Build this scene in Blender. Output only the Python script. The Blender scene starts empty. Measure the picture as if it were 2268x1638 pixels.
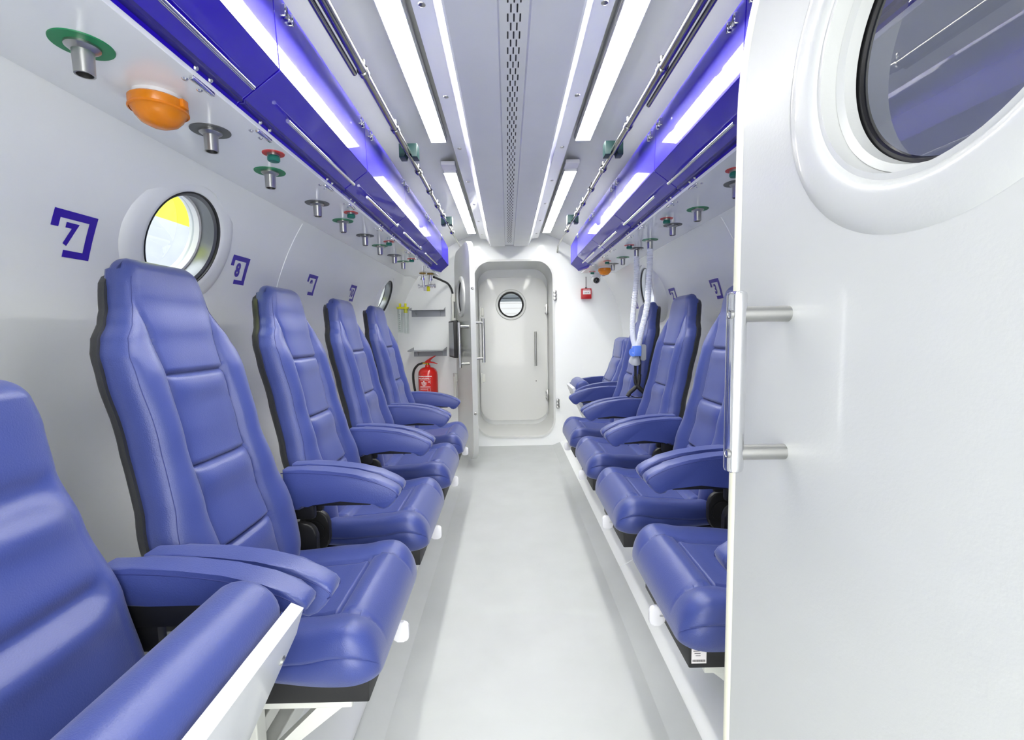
import bpy, bmesh, math, random
from mathutils import Vector, Matrix
random.seed(4)
S = bpy.context.scene
COL = S.collection
PI = math.pi

# ---------------------------------------------------------------- camera
F = 1008.0; CX, CY = 1134.0, 819.0
VPX, VPY, ROLL = 1124.0, 735.0, 0.018
CAM = Vector((-0.033, 0.0, 1.19))
yv = Vector(((VPX-CX)/F, -(VPY-CY)/F, 1.0)).normalized()          # world +Y seen in (right, up, forward)
zv = Vector((-ROLL, 1.0, 0.0)); zv = (zv - zv.dot(yv)*yv).normalized()
xv = -(yv.cross(zv))
if xv.x < 0: xv = -xv
# rows: camera right/up/forward expressed in world axes
right = Vector((xv.x, yv.x, zv.x)); up = Vector((xv.y, yv.y, zv.y)); fwd = Vector((xv.z, yv.z, zv.z))
cd = bpy.data.cameras.new('camera'); cam = bpy.data.objects.new('camera', cd); COL.objects.link(cam)
m = Matrix((right, up, -fwd)).transposed().to_4x4(); m.translation = CAM
cam.matrix_world = m
cd.sensor_fit = 'HORIZONTAL'; cd.sensor_width = 36.0; cd.lens = 36.0*F/2268.0; cd.clip_start = 0.02
S.camera = cam

# ---------------------------------------------------------------- world, exposure
S.view_settings.view_transform = 'Standard'; S.view_settings.look = 'None'
S.view_settings.gamma = 1.0; S.view_settings.use_curve_mapping = False
S.view_settings.exposure = 0.42
W = bpy.data.worlds.new('world'); S.world = W; W.use_nodes = True
bg = W.node_tree.nodes['Background']; bg.inputs[0].default_value = (0.96, 0.98, 1.0, 1); bg.inputs[1].default_value = 2.2
def area(name, loc, rot, sx, sy, power, col=(1, 1, 1)):
    l = bpy.data.lights.new(name, 'AREA'); l.shape = 'RECTANGLE'; l.size = sx; l.size_y = sy; l.energy = power; l.color = col
    o = bpy.data.objects.new(name, l); COL.objects.link(o); o.location = loc; o.rotation_euler = rot; return o
area('entry_fill', (0, -1.85, 1.15), (math.radians(90), 0, 0), 1.8, 1.7, 52, (1.0, 1.0, 0.98))   # added fill light behind the camera, brightens near seats, door and walls
area('outside_fill_left', (-2.2, 3, 4.2), (0, math.radians(-12), 0), 1.2, 8, 160)  # added fill, brightens what shows through the left portholes
area('outside_fill_end', (0, 6.3, 3.4), (math.radians(25), 0, 0), 2.5, 0.6, 3)  # weak added fill for the shutter beyond the end door window
area('outside_fill_right', (2.2, 3, 4.2), (0, math.radians(12), 0), 1.2, 8, 160)  # added fill for the outside wall behind the right porthole
LAMP_E = 36.0

# ---------------------------------------------------------------- materials
def lin(c):
    return tuple(((v/255.0)/12.92 if v/255.0 <= 0.04045 else ((v/255.0+0.055)/1.055)**2.4) for v in c)
def mat(name, rgb, rough=0.5, metal=0.0, coat=0.0, bump=0.0, bscale=300.0, emit=0.0, sheen=0.0, vary=0.0, vscale=6.0, spec=0.5, coat_rough=0.05):
    M = bpy.data.materials.new(name); M.use_nodes = True
    nt = M.node_tree; b = nt.nodes['Principled BSDF']
    c = lin(rgb)
    b.inputs['Base Color'].default_value = (*c, 1); b.inputs['Roughness'].default_value = rough
    b.inputs['Metallic'].default_value = metal; b.inputs['Coat Weight'].default_value = coat
    b.inputs['Coat Roughness'].default_value = coat_rough
    b.inputs['Specular IOR Level'].default_value = spec
    b.inputs['Sheen Weight'].default_value = sheen
    if emit:
        b.inputs['Emission Color'].default_value = (*c, 1); b.inputs['Emission Strength'].default_value = emit
    tc = nt.nodes.new('ShaderNodeTexCoord')
    if vary:
        n = nt.nodes.new('ShaderNodeTexNoise'); n.inputs['Scale'].default_value = vscale; n.inputs['Detail'].default_value = 5
        nt.links.new(tc.outputs['Object'], n.inputs['Vector'])
        r = nt.nodes.new('ShaderNodeMapRange'); r.inputs['From Min'].default_value = 0.3; r.inputs['From Max'].default_value = 0.7
        r.inputs['To Min'].default_value = 1-vary; r.inputs['To Max'].default_value = 1+vary*0.4
        nt.links.new(n.outputs['Fac'], r.inputs['Value'])
        mx = nt.nodes.new('ShaderNodeVectorMath'); mx.operation = 'SCALE'; mx.inputs[0].default_value = c
        nt.links.new(r.outputs[0], mx.inputs['Scale']); nt.links.new(mx.outputs[0], b.inputs['Base Color'])
    if bump:
        n = nt.nodes.new('ShaderNodeTexNoise'); n.inputs['Scale'].default_value = bscale; n.inputs['Detail'].default_value = 3
        nt.links.new(tc.outputs['Object'], n.inputs['Vector'])
        bp = nt.nodes.new('ShaderNodeBump'); bp.inputs['Strength'].default_value = bump; bp.inputs['Distance'].default_value = 0.002
        nt.links.new(n.outputs['Fac'], bp.inputs['Height']); nt.links.new(bp.outputs['Normal'], b.inputs['Normal'])
    return M
M = {}
M['wall'] = mat('white_enamel', (241, 243, 243), 0.34, coat=0.2, bump=0.06, bscale=260, vary=0.02, vscale=3)
M['ceil'] = mat('ceiling_enamel', (218, 220, 221), 0.35, coat=0.2, bump=0.06, bscale=200, vary=0.03)
M['floor'] = mat('floor_epoxy', (186, 189, 189), 0.6, coat=0.0, bump=0.12, bscale=120, vary=0.05, vscale=5)
M['soffit'] = mat('white_laminate', (240, 242, 244), 0.22, coat=0.5, bump=0.03, bscale=250)
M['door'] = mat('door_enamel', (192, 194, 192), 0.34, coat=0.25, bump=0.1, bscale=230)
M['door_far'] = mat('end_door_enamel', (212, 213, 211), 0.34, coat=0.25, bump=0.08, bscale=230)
M['seal'] = mat('cream_rubber_seal', (228, 227, 205), 0.4)
M['gap'] = mat('dark_gap', (40, 40, 44), 0.8)
M['leather'] = mat('blue_leather', (56, 69, 134), 0.36, bump=0.25, bscale=420, sheen=0.15, vary=0.04, vscale=5, spec=0.5)
M['thread'] = mat('navy_thread', (48, 58, 122), 0.6)
M['shell'] = mat('black_plastic_shell', (44, 45, 48), 0.45, bump=0.15, bscale=500)
M['black'] = mat('black_plastic', (22, 22, 24), 0.5)
M['white_pl'] = mat('white_plastic', (226, 226, 230), 0.35, coat=0.2)
M['frame_w'] = mat('white_frame_paint', (222, 223, 216), 0.35, coat=0.2)
M['blue'] = mat('blue_lacquer', (34, 6, 176), 0.5, spec=0.15, coat=0.85, coat_rough=0.035)
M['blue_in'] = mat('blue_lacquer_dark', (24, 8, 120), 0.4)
M['chrome'] = mat('chrome', (225, 225, 228), 0.12, metal=1.0)
M['pipe'] = mat('pipe_steel', (150, 150, 146), 0.16, metal=1.0)
M['board'] = mat('white_board', (206, 208, 212), 0.35, coat=0.2)
M['steel'] = mat('brushed_steel', (178, 178, 176), 0.3, metal=1.0, bump=0.05)
M['alu'] = mat('grey_aluminium', (150, 153, 160), 0.4, metal=0.3)
M['green'] = mat('green_ring', (20, 130, 80), 0.4)
M['grey_r'] = mat('grey_ring', (88, 90, 90), 0.4)
M['red_r'] = mat('red_ring', (190, 52, 52), 0.4)
M['teal'] = mat('teal_knob', (24, 110, 96), 0.4)
M['tealblock'] = mat('teal_clamp', (10, 48, 48), 0.4)
M['red'] = mat('red_paint', (196, 22, 14), 0.25, coat=0.6)
M['redbox'] = mat('red_plastic', (180, 20, 28), 0.35)
M['decal'] = mat('violet_vinyl', (52, 22, 168), 0.35)
M['ink'] = mat('white_ink', (240, 235, 235), 0.5)
M['inkd'] = mat('dark_ink', (30, 30, 36), 0.5)
M['yellow'] = mat('yellow_plastic', (226, 222, 20), 0.35)
M['brass'] = mat('brass', (150, 120, 50), 0.3, metal=1.0)
M['gasket'] = mat('black_gasket', (20, 20, 22), 0.35)
M['rim'] = mat('grey_rim', (120, 122, 124), 0.3, metal=0.6)
M['outwall'] = mat('outside_grey', (176, 178, 188), 0.7, vary=0.05)
M['outyel'] = mat('outside_yellow', (228, 240, 40), 0.6)
M['shutter'] = mat('outside_shutter', (100, 106, 106), 0.5)
M['hose'] = mat('translucent_hose', (232, 235, 244), 0.35)
M['mask'] = mat('grey_silicone', (176, 180, 186), 0.4)
M['ltblue'] = mat('light_blue_plastic', (90, 130, 225), 0.35)
M['screen'] = mat('monitor_screen', (20, 22, 26), 0.1)
M['lens'] = mat('camera_glass', (14, 16, 16), 0.05, coat=1)
M['lamp'] = mat('lamp_diffuser', (255, 254, 248), 0.4, emit=LAMP_E)
def glass(name, rgb, rough=0.0, alpha=None, ior=1.5):
    X = bpy.data.materials.new(name); X.use_nodes = True; nt = X.node_tree
    b = nt.nodes['Principled BSDF']; b.inputs['Base Color'].default_value = (*lin(rgb), 1)
    b.inputs['Roughness'].default_value = rough; b.inputs['Transmission Weight'].default_value = 1.0; b.inputs['IOR'].default_value = ior
    return X
def pane_mat(name, tint, refl=0.12):
    # thin window pane: clear transmission plus a mirror-like surface reflection
    X = bpy.data.materials.new(name); X.use_nodes = True; nt = X.node_tree
    for n in list(nt.nodes): nt.nodes.remove(n)
    o = nt.nodes.new('ShaderNodeOutputMaterial'); t = nt.nodes.new('ShaderNodeBsdfTransparent'); g = nt.nodes.new('ShaderNodeBsdfGlossy')
    mx = nt.nodes.new('ShaderNodeMixShader'); fr = nt.nodes.new('ShaderNodeFresnel'); ad = nt.nodes.new('ShaderNodeMath')
    ad.operation = 'ADD'; ad.use_clamp = True; ad.inputs[1].default_value = refl; fr.inputs['IOR'].default_value = 1.5
    t.inputs[0].default_value = (*lin(tint), 1); g.inputs['Roughness'].default_value = 0.01
    ge = nt.nodes.new('ShaderNodeNewGeometry'); su = nt.nodes.new('ShaderNodeMath'); su.operation = 'SUBTRACT'; su.inputs[0].default_value = 1.0
    mu = nt.nodes.new('ShaderNodeMath'); mu.operation = 'MULTIPLY'
    nt.links.new(ge.outputs['Backfacing'], su.inputs[1]); nt.links.new(fr.outputs[0], ad.inputs[0]); nt.links.new(ad.outputs[0], mu.inputs[0]); nt.links.new(su.outputs[0], mu.inputs[1]); nt.links.new(mu.outputs[0], mx.inputs[0])
    nt.links.new(t.outputs[0], mx.inputs[1]); nt.links.new(g.outputs[0], mx.inputs[2]); nt.links.new(mx.outputs[0], o.inputs[0])
    return X
M['pane'] = pane_mat('window_pane', (235, 238, 240), 0.05)
M['paned'] = pane_mat('acrylic_window_pane', (222, 224, 230), 0.05)
M['clear'] = pane_mat('clear_plastic', (250, 252, 251), 0.02)
M['amber'] = glass('amber_lens', (255, 140, 10), 0.25)
b_ = M['amber'].node_tree.nodes['Principled BSDF']; b_.inputs['Transmission Weight'].default_value = 0.35; b_.inputs['Base Color'].default_value = (*lin((255, 150, 8)), 1)

# ---------------------------------------------------------------- helpers
def link(name, bm, m, parent=None, smooth=True, angle=40):
    bmesh.ops.recalc_face_normals(bm, faces=bm.faces[:])
    me = bpy.data.meshes.new(name); bm.to_mesh(me); bm.free()
    me.materials.append(M[m] if isinstance(m, str) else m)
    if smooth:
        for p in me.polygons: p.use_smooth = True
        try: me.set_sharp_from_angle(angle=math.radians(angle))
        except Exception: pass
    o = bpy.data.objects.new(name, me); COL.objects.link(o)
    if parent is not None: o.parent = parent
    return o
def tag(o, label, cat, group=None):
    o['label'] = label; o['category'] = cat
    if group: o['group'] = group
    return o
def thing(name, label, cat, loc=(0, 0, 0), rz=0, group=None):
    o = bpy.data.objects.new(name, None); COL.objects.link(o); o.location = loc; o.rotation_euler = (0, 0, rz)
    o.empty_display_size = 0.05
    return tag(o, label, cat, group)
def struct(o): o['kind'] = 'structure'; return o
def dup(root, loc=None, rz=None, label=None, group=None):
    def cp(o, par):
        c = o.copy(); COL.objects.link(c)
        if par is not None: c.parent = par
        for ch in list(o.children): cp(ch, c)
        return c
    r = cp(root, None)
    if loc is not None: r.location = loc
    if rz is not None: r.rotation_euler = (0, 0, rz)
    if label: r['label'] = label
    if group: r['group'] = group
    return r
def add_box(bm, x0, x1, y0, y1, z0, z1, bev=0.0, seg=2, mtx=None):
    t = bmesh.new()
    r = bmesh.ops.create_cube(t, size=1.0)
    for v in t.verts:
        v.co = Vector(((x0+x1)/2+v.co.x*(x1-x0), (y0+y1)/2+v.co.y*(y1-y0), (z0+z1)/2+v.co.z*(z1-z0)))
    if bev: bmesh.ops.bevel(t, geom=t.edges[:], offset=bev, segments=seg, affect='EDGES', profile=0.5)
    merge(bm, t, mtx)
def merge(bm, t, mtx=None):
    if mtx is not None: t.transform(mtx)
    me = bpy.data.meshes.new('tmp'); t.to_mesh(me); t.free(); bm.from_mesh(me); bpy.data.meshes.remove(me)
def add_tube(bm, pts, r, n=12, cap=True):
    pts = [Vector(p) for p in pts]; rings = []
    rr = r if isinstance(r, (list, tuple)) else [r]*len(pts)
    prev = None
    for i, p in enumerate(pts):
        d = (pts[min(i+1, len(pts)-1)] - pts[max(i-1, 0)]).normalized()
        if prev is None:
            a = Vector((0, 0, 1)) if abs(d.z) < 0.9 else Vector((1, 0, 0))
            u = d.cross(a).normalized()
        else:
            u = (prev - d*prev.dot(d)).normalized()
        prev = u; v = d.cross(u)
        rings.append([bm.verts.new(p + rr[i]*(math.cos(2*PI*k/n)*u + math.sin(2*PI*k/n)*v)) for k in range(n)])
    for a, b in zip(rings, rings[1:]):
        for k in range(n): bm.faces.new((a[k], a[(k+1) % n], b[(k+1) % n], b[k]))
    if cap: bm.faces.new(rings[0]); bm.faces.new(rings[-1][::-1])
def bez(pts, n=8):
    """Catmull-Rom through points"""
    P = [Vector(p) for p in pts]; P = [2*P[0]-P[1]] + P + [2*P[-1]-P[-2]]; out = []
    for i in range(1, len(P)-2):
        for k in range(n):
            t = k/n
            out.append(0.5*((2*P[i]) + (P[i+1]-P[i-1])*t + (2*P[i-1]-5*P[i]+4*P[i+1]-P[i+2])*t*t + (3*P[i]-P[i-1]-3*P[i+1]+P[i+2])*t**3))
    out.append(P[-2]); return out
def add_lathe(bm, prof, n=32, mtx=None, closed=False):
    """prof: (r, z) list around z"""
    t = bmesh.new(); rings = []
    for r, z in prof:
        if r < 1e-6: rings.append([t.verts.new((0, 0, z))])
        else: rings.append([t.verts.new((r*math.cos(2*PI*k/n), r*math.sin(2*PI*k/n), z)) for k in range(n)])
    prs = list(zip(rings, rings[1:]))
    if closed: prs.append((rings[-1], rings[0]))
    for a, b in prs:
        for k in range(n):
            q = [a[k % len(a)], a[(k+1) % len(a)], b[(k+1) % len(b)], b[k % len(b)]]
            u = []
            for w in q:
                if w not in u: u.append(w)
            if len(u) > 2:
                try: t.faces.new(u)
                except ValueError: pass
    merge(bm, t, mtx)
def add_prism(bm, poly, y0, y1, bev=0.0, seg=3, axis='y', mtx=None):
    """poly (a,b) extruded: axis 'y' -> (a, y, b); 'x' -> (x, a, b); 'z' -> (a, b, z)"""
    t = bmesh.new()
    def pt(a, b, c): return {'y': (a, c, b), 'x': (c, a, b), 'z': (a, b, c)}[axis]
    A = [t.verts.new(pt(a, b, y0)) for a, b in poly]; B = [t.verts.new(pt(a, b, y1)) for a, b in poly]
    n = len(poly)
    fa = t.faces.new(A); fb = t.faces.new(B[::-1])
    for k in range(n): t.faces.new((A[k], B[k], B[(k+1) % n], A[(k+1) % n]))
    if bev:
        ed = list(set(list(fa.edges)+list(fb.edges)))
        bmesh.ops.bevel(t, geom=ed, offset=bev, segments=seg, affect='EDGES', profile=0.5)
    merge(bm, t, mtx)
def rrect(w, h, r, n=8, cx=0, cy=0):
    out = []
    for (sx, sy, a0) in ((1, 1, 0), (-1, 1, PI/2), (-1, -1, PI), (1, -1, 3*PI/2)):
        for k in range(n+1):
            a = a0 + PI/2*k/n
            out.append((cx+sx*(w/2-r)+r*math.cos(a), cy+sy*(h/2-r)+r*math.sin(a)))
    return out
def cut(o, cutters):
    """exact boolean difference, baked; cutters are bmeshes"""
    for bm in cutters:
        bmesh.ops.recalc_face_normals(bm, faces=bm.faces[:])
        me = bpy.data.meshes.new('c'); bm.to_mesh(me); bm.free()
        c = bpy.data.objects.new('c', me); COL.objects.link(c)
        md = o.modifiers.new('b', 'BOOLEAN'); md.operation = 'DIFFERENCE'; md.solver = 'EXACT'; md.object = c
        bpy.context.view_layer.update()
        dg = bpy.context.evaluated_depsgraph_get()
        nm = bpy.data.meshes.new_from_object(o.evaluated_get(dg)); old = o.data
        o.modifiers.clear(); nm.name = old.name; o.data = nm
        bpy.data.objects.remove(c); bpy.data.meshes.remove(me)
    for p in o.data.polygons: p.use_smooth = True
    try: o.data.set_sharp_from_angle(angle=math.radians(30))
    except Exception: pass
    return o
def B(): return bmesh.new()
def text_bm(s, size, bold=0.0, align='CENTER'):
    cu = bpy.data.curves.new('t', 'FONT'); cu.body = s; cu.size = size; cu.offset = bold; cu.align_x = align; cu.align_y = 'CENTER'
    cu.resolution_u = 6
    o = bpy.data.objects.new('t', cu); COL.objects.link(o); bpy.context.view_layer.update()
    me = bpy.data.meshes.new_from_object(o.evaluated_get(bpy.context.evaluated_depsgraph_get()))
    t = bmesh.new(); t.from_mesh(me); bpy.data.objects.remove(o); bpy.data.curves.remove(cu); bpy.data.meshes.remove(me)
    return t
def smooth(a, b, x):
    t = max(0.0, min(1.0, (x-a)/(b-a))); return t*t*(3-2*t)
def interp(tab, x):
    if x <= tab[0][0]: return tab[0][1]
    for (a, b), (c, d) in zip(tab, tab[1:]):
        if x <= c:
            t = (x-a)/(c-a); return b+(d-b)*(t*t*(3-2*t)*0.5+t*0.5)
    return tab[-1][1]

# ---------------------------------------------------------------- chamber shell
R, ZC = 1.16, 1.07
Y0, Y1 = -0.18, 4.70
TH_F = math.asin((0.0-ZC)/R)            # floor corner angle
TH_S = math.asin((1.715-ZC)/R)
def shell(name, a0, a1, y0, y1, n, ny=1, th=0.09):
    bm = B(); G = []
    for rr in (R, R+th):
        G.append([[bm.verts.new((rr*math.cos(a0+(a1-a0)*i/n), y0+(y1-y0)*j/ny, ZC+rr*math.sin(a0+(a1-a0)*i/n))) for i in range(n+1)] for j in range(ny+1)])
    for g in G:
        for j in range(ny):
            for i in range(n): bm.faces.new((g[j][i], g[j][i+1], g[j+1][i+1], g[j+1][i]))
    a, b = G
    for i in range(n):
        bm.faces.new((a[0][i], a[0][i+1], b[0][i+1], b[0][i])); bm.faces.new((a[ny][i], a[ny][i+1], b[ny][i+1], b[ny][i]))
    for j in range(ny):
        bm.faces.new((a[j][0], a[j+1][0], b[j+1][0], b[j][0])); bm.faces.new((a[j][n], a[j+1][n], b[j+1][n], b[j][n]))
    return struct(link(name, bm, 'wall' if 'wall' in name else 'ceil'))
wr = shell('wall_right', TH_F, TH_S+0.02, -1.8, Y1, 40)
wl = shell('wall_left', PI-TH_S-0.02, PI-TH_F, -1.8, Y1, 40)
ce = shell('ceiling', TH_S+0.02, PI-TH_S-0.02, -1.8, Y1, 48)
bm = B(); hw = R*math.cos(TH_F)
add_prism(bm, [(-hw-0.02, -0.02), (-hw+0.06, -0.02), (hw-0.06, -0.02), (hw+0.02, -0.02), (hw+0.05, 0.03), (hw-0.03, 0.0), (-hw+0.03, 0.0), (-hw-0.05, 0.03)], -1.8, Y1)
fl = struct(link('floor', bm, 'floor', smooth=False))

# portholes --------------------------------------------------------------
def porthole(n, side, y, z, rg=0.15, prot=0.02, tilt=0.0, label=''):
    """side -1 left, +1 right; axis = horizontal outward, optionally tilted with the wall"""
    xw = math.sqrt(R*R-(z-ZC)**2)
    nrm = Vector((side*math.cos(tilt), 0, math.sin(tilt)))
    c = Vector((side*xw, y, z))
    rot = nrm.to_track_quat('Z', 'Y').to_matrix().to_4x4(); rot.translation = c
    cb = B(); add_lathe(cb, [(0, -0.3), (rg+0.03, -0.3), (rg+0.03, 0.3), (0, 0.3)], 64, rot)
    cut(wl if side < 0 else wr, [cb])
    root = thing('window_%d' % n, label, 'window'); root['kind'] = 'structure'
    del root['label']; del root['category']
    bm = B()
    p = prot
    add_lathe(bm, [(rg+0.11, 0.09), (rg+0.105, 0.03), (rg+0.090, 0.01-p*0.3), (rg+0.07, -p*0.65), (rg+0.05, -p*0.9), (rg+0.02, -p), (rg+0.008, -p*0.9), (rg+0.004, -p*0.6), (rg+0.004, 0.02), (rg+0.02, 0.1)], 72, rot)
    link('window_frame', bm, 'wall', root)
    big = p > 0.03
    ga, gb = (-p*0.8, -p*0.62) if big else (-p*0.7, 0.02)
    bm = B(); add_lathe(bm, [(rg+0.003, ga), (rg-0.001, ga), (rg-0.001, gb), (rg+0.003, gb+0.004)], 72, rot, closed=True); link('gasket', bm, 'gasket', root)
    bm = B(); add_lathe(bm, [(rg-0.0015, 0.0), (rg-0.012, 0.004), (rg-0.014, 0.045), (rg-0.012, 0.05), (rg-0.0015, 0.05)], 72, rot, closed=True); link('recess_ring', bm, 'white_pl' if big else 'rim', root)
    bm = B(); add_lathe(bm, [(rg-0.003, 0.05), (rg-0.02, 0.052), (rg-0.02, 0.088), (rg-0.003, 0.09)], 72, rot, closed=True); link('inner_rim', bm, 'white_pl', root)
    bm = B(); add_lathe(bm, [(0, 0.07), (rg-0.021, 0.07), (rg-0.021, 0.078), (0, 0.078)], 64, rot); link('pane', bm, 'pane', root)
    return root
porthole(1, -1, 1.515, 1.50, 0.158, 0.012, 0.36)
porthole(2, -1, 3.93, 1.50, 0.15, 0.012, 0.36)
porthole(3, 1, 3.50, 1.50, 0.158, 0.05, 0.15)

# far bulkhead with opening ---------------------------------------------
def ngon_disc(r, n=96): return [(r*math.cos(2*PI*k/n), ZC+r*math.sin(2*PI*k/n)) for k in range(n)]
OPX, OPW, OPZ0, OPZ1, OPR = 0.035, 0.80, 0.105, 1.905, 0.17
bm = B(); add_prism(bm, ngon_disc(R+0.09), Y1, Y1+0.06)
bk = link('wall_back', bm, 'wall'); struct(bk)
c = B(); add_prism(c, rrect(OPW, OPZ1-OPZ0, OPR, 10, OPX, (OPZ0+OPZ1)/2), Y1-0.1, Y1+0.2)
cut(bk, [c])
# door frame tunnel
def add_tunnel(bm, w, h, r, cx, cz, y0, y1, th):
    a = rrect(w, h, r, 10, cx, cz); b = rrect(w+2*th, h+2*th, r+th, 10, cx, cz)
    t = bmesh.new(); n = len(a)
    L = [[t.verts.new((p[0], y, p[1])) for p in q] for (q, y) in ((a, y0), (b, y0), (b, y1), (a, y1))]
    for i in range(4):
        for k in range(n): t.faces.new((L[i][k], L[i][(k+1) % n], L[(i+1) % 4][(k+1) % n], L[(i+1) % 4][k]))
    merge(bm, t)
bm = B(); add_tunnel(bm, OPW-0.002, OPZ1-OPZ0-0.002, OPR, OPX, (OPZ0+OPZ1)/2, Y1-0.012, Y1+0.60, 0.02)
struct(link('trim_1', bm, 'door_far'))
# dark joint line on the tunnel floor and the wall beyond
bm = B(); add_prism(bm, rrect(OPW+0.04, OPZ1-OPZ0+0.04, OPR, 10, OPX, (OPZ0+OPZ1)/2), Y1+0.60, Y1+0.66)
wb2 = struct(link('wall_lock', bm, 'wall'))
DX, DZ0, DZ1, DW = 0.035, 0.135, 1.80, 0.80
YD = Y1+0.60
c = B(); add_lathe(c, [(0, -0.4), (0.155, -0.4), (0.155, 0.4), (0, 0.4)], 48, Matrix.Translation((0.012, YD, 1.50)) @ Matrix.Rotation(PI/2, 4, 'X'))
cut(wb2, [c])
d1 = thing('door_1', '', ''); struct(d1); del d1['label']; del d1['category']
bm = B(); add_prism(bm, rrect(0.775, 1.64, 0.155, 10, 0.035, 0.985), YD-0.05, YD-0.003, bev=0.012)
leaf = link('door_leaf', bm, 'door_far', d1)
c = B(); add_lathe(c, [(0, -0.2), (0.145, -0.2), (0.145, 0.2), (0, 0.2)], 48, Matrix.Translation((0.012, YD, 1.50)) @ Matrix.Rotation(PI/2, 4, 'X'))
cut(leaf, [c])
rotY = Matrix.Translation((0.012, YD-0.05, 1.50)) @ Matrix.Rotation(PI/2, 4, 'X')      # +z -> -y (towards camera)
bm = B(); add_lathe(bm, [(0.175, -0.003), (0.175, 0.008), (0.168, 0.014), (0.15, 0.014), (0.146, 0.008), (0.146, -0.04)], 56, rotY); link('window_ring', bm, 'door', d1)
bm = B(); add_lathe(bm, [(0.145, 0.006), (0.138, 0.008), (0.128, 0.002), (0.128, -0.04), (0.145, -0.04)], 56, rotY, closed=True); link('gasket', bm, 'gasket', d1)
bm = B(); add_lathe(bm, [(0, -0.012), (0.128, -0.012), (0.128, -0.02), (0, -0.02)], 48, rotY); link('pane', bm, 'paned', d1)
def bar_handle(parent, x, y, z0, z1, out, r=0.014, name='door_handle', post=None, ends=0.04):
    """out: vector from the face to the bar"""
    out = Vector(out); h = None
    bm = B(); a = Vector((x, y, z0)); b = Vector((x, y, z1))
    add_tube(bm, [a+out, b+out], r, 18)
    h = link(name, bm, 'steel', parent)
    for z in (z0+ends, z1-ends):
        bm = B(); add_tube(bm, [Vector((x, y, z)), Vector((x, y, z))+out], (post or r*0.85), 14); link('handle_post', bm, 'steel', h)
    return h
bar_handle(d1, 0.285, YD-0.05, 0.80, 1.19, (0, -0.07, 0), 0.013, ends=0.05)
bm = B(); add_lathe(bm, [(0, -0.002), (0.006, -0.002), (0.006, 0.002), (0, 0.003)], 12, Matrix.Translation((0.29, YD-0.05, 0.62)) @ Matrix.Rotation(PI/2, 4, 'X')); link('peg', bm, 'black', d1)
def latch(parent, x, y, z, m='steel', name='latch'):
    bm = B()
    add_box(bm, x-0.02, x+0.02, y-0.02, y, z-0.045, z-0.015, 0.003); add_box(bm, x-0.02, x+0.02, y-0.02, y, z+0.015, z+0.045, 0.003)
    add_box(bm, x-0.012, x+0.012, y-0.03, y-0.004, z-0.06, z+0.06, 0.004)
    return link(name, bm, m, parent)
for z in (1.44, 0.46): latch(d1, 0.435 if 0 else 0.418, YD-0.06, z, name='hinge')
for z in (1.42, 0.66):
    bm = B(); add_box(bm, -0.35, -0.33, YD-0.075, YD-0.048, z-0.06, z+0.06, 0.004); add_box(bm, -0.333, -0.30, YD-0.062, YD-0.048, z-0.04, z+0.05, 0.003); link('hinge', bm, 'frame_w', d1)

# latches on the bulkhead by the opening
for z, x in ((1.555, 0.458), (0.44, 0.478)):
    bm = B()
    for dz in (-0.035, 0, 0.035): add_box(bm, x-0.016, x+0.016, Y1-0.035, Y1-0.002, z+dz-0.013, z+dz+0.011, 0.003)
    add_box(bm, x-0.012, x+0.012, Y1-0.02, Y1-0.001, z-0.055, z+0.05, 0.003)
    tag(link('door_catch', bm, 'steel'), 'small steel catch on end wall right of the doorway, ' + ('upper one' if z > 1 else 'lower one'), 'latch')

# ---------------------------------------------------------------- open inner door leaf at left of the doorway
HX, HY = -0.535, 4.64
NX, NY = -0.318, 3.84
ang = math.atan2(NY-HY, NX-HX)          # direction hinge -> free edge
d2 = thing('door_2', '', '', (HX, HY, 0), ang); struct(d2); del d2['label']; del d2['category']
LW = math.hypot(NX-HX, NY-HY)
bm = B(); add_prism(bm, [(p[0], p[1]) for p in rrect(LW, 1.90, 0.17, 10, LW/2, 1.02)], -0.022, 0.022, bev=0.01)
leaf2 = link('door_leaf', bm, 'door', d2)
c = B(); add_lathe(c, [(0, -0.2), (0.145, -0.2), (0.145, 0.2), (0, 0.2)], 48, Matrix.Translation((LW*0.5, 0, 1.52)) @ Matrix.Rotation(PI/2, 4, 'X'))
cut(leaf2, [c])
for sgn in (1, -1):
    mt = Matrix.Translation((LW*0.5, 0, 1.52)) @ Matrix.Rotation(-sgn*PI/2, 4, 'X')
    bm = B(); add_lathe(bm, [(0.185, 0.02), (0.183, 0.035), (0.17, 0.045), (0.15, 0.045), (0.145, 0.035), (0.145, 0.0)], 48, mt); link('window_ring', bm, 'door', d2)
bm = B(); add_lathe(bm, [(0.144, -0.03), (0.132, -0.03), (0.132, 0.03), (0.144, 0.03)], 48, Matrix.Translation((LW*0.5, 0, 1.52)) @ Matrix.Rotation(PI/2, 4, 'X'), closed=True); link('gasket', bm, 'gasket', d2)
bm = B(); add_lathe(bm, [(0, -0.004), (0.131, -0.004), (0.131, 0.004), (0, 0.004)], 48, Matrix.Translation((LW*0.5, 0, 1.52)) @ Matrix.Rotation(PI/2, 4, 'X')); link('pane', bm, 'paned', d2)
bar_handle(d2, LW-0.10, 0.02, 0.93, 1.31, (0, 0.085, 0), 0.015, ends=0.035)
bar_handle(d2, LW-0.10, -0.02, 0.89, 1.28, (0, -0.085, 0), 0.015, ends=0.035)
for z in (1.56, 0.50):
    bm = B(); add_lathe(bm, [(0, 0), (0.012, 0), (0.013, 0.003), (0.009, 0.007), (0, 0.006)], 16, Matrix.Translation((LW, 0.0, z)) @ Matrix.Rotation(PI/2, 4, 'Y')); link('edge_bolt', bm, 'steel', d2)
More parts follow.
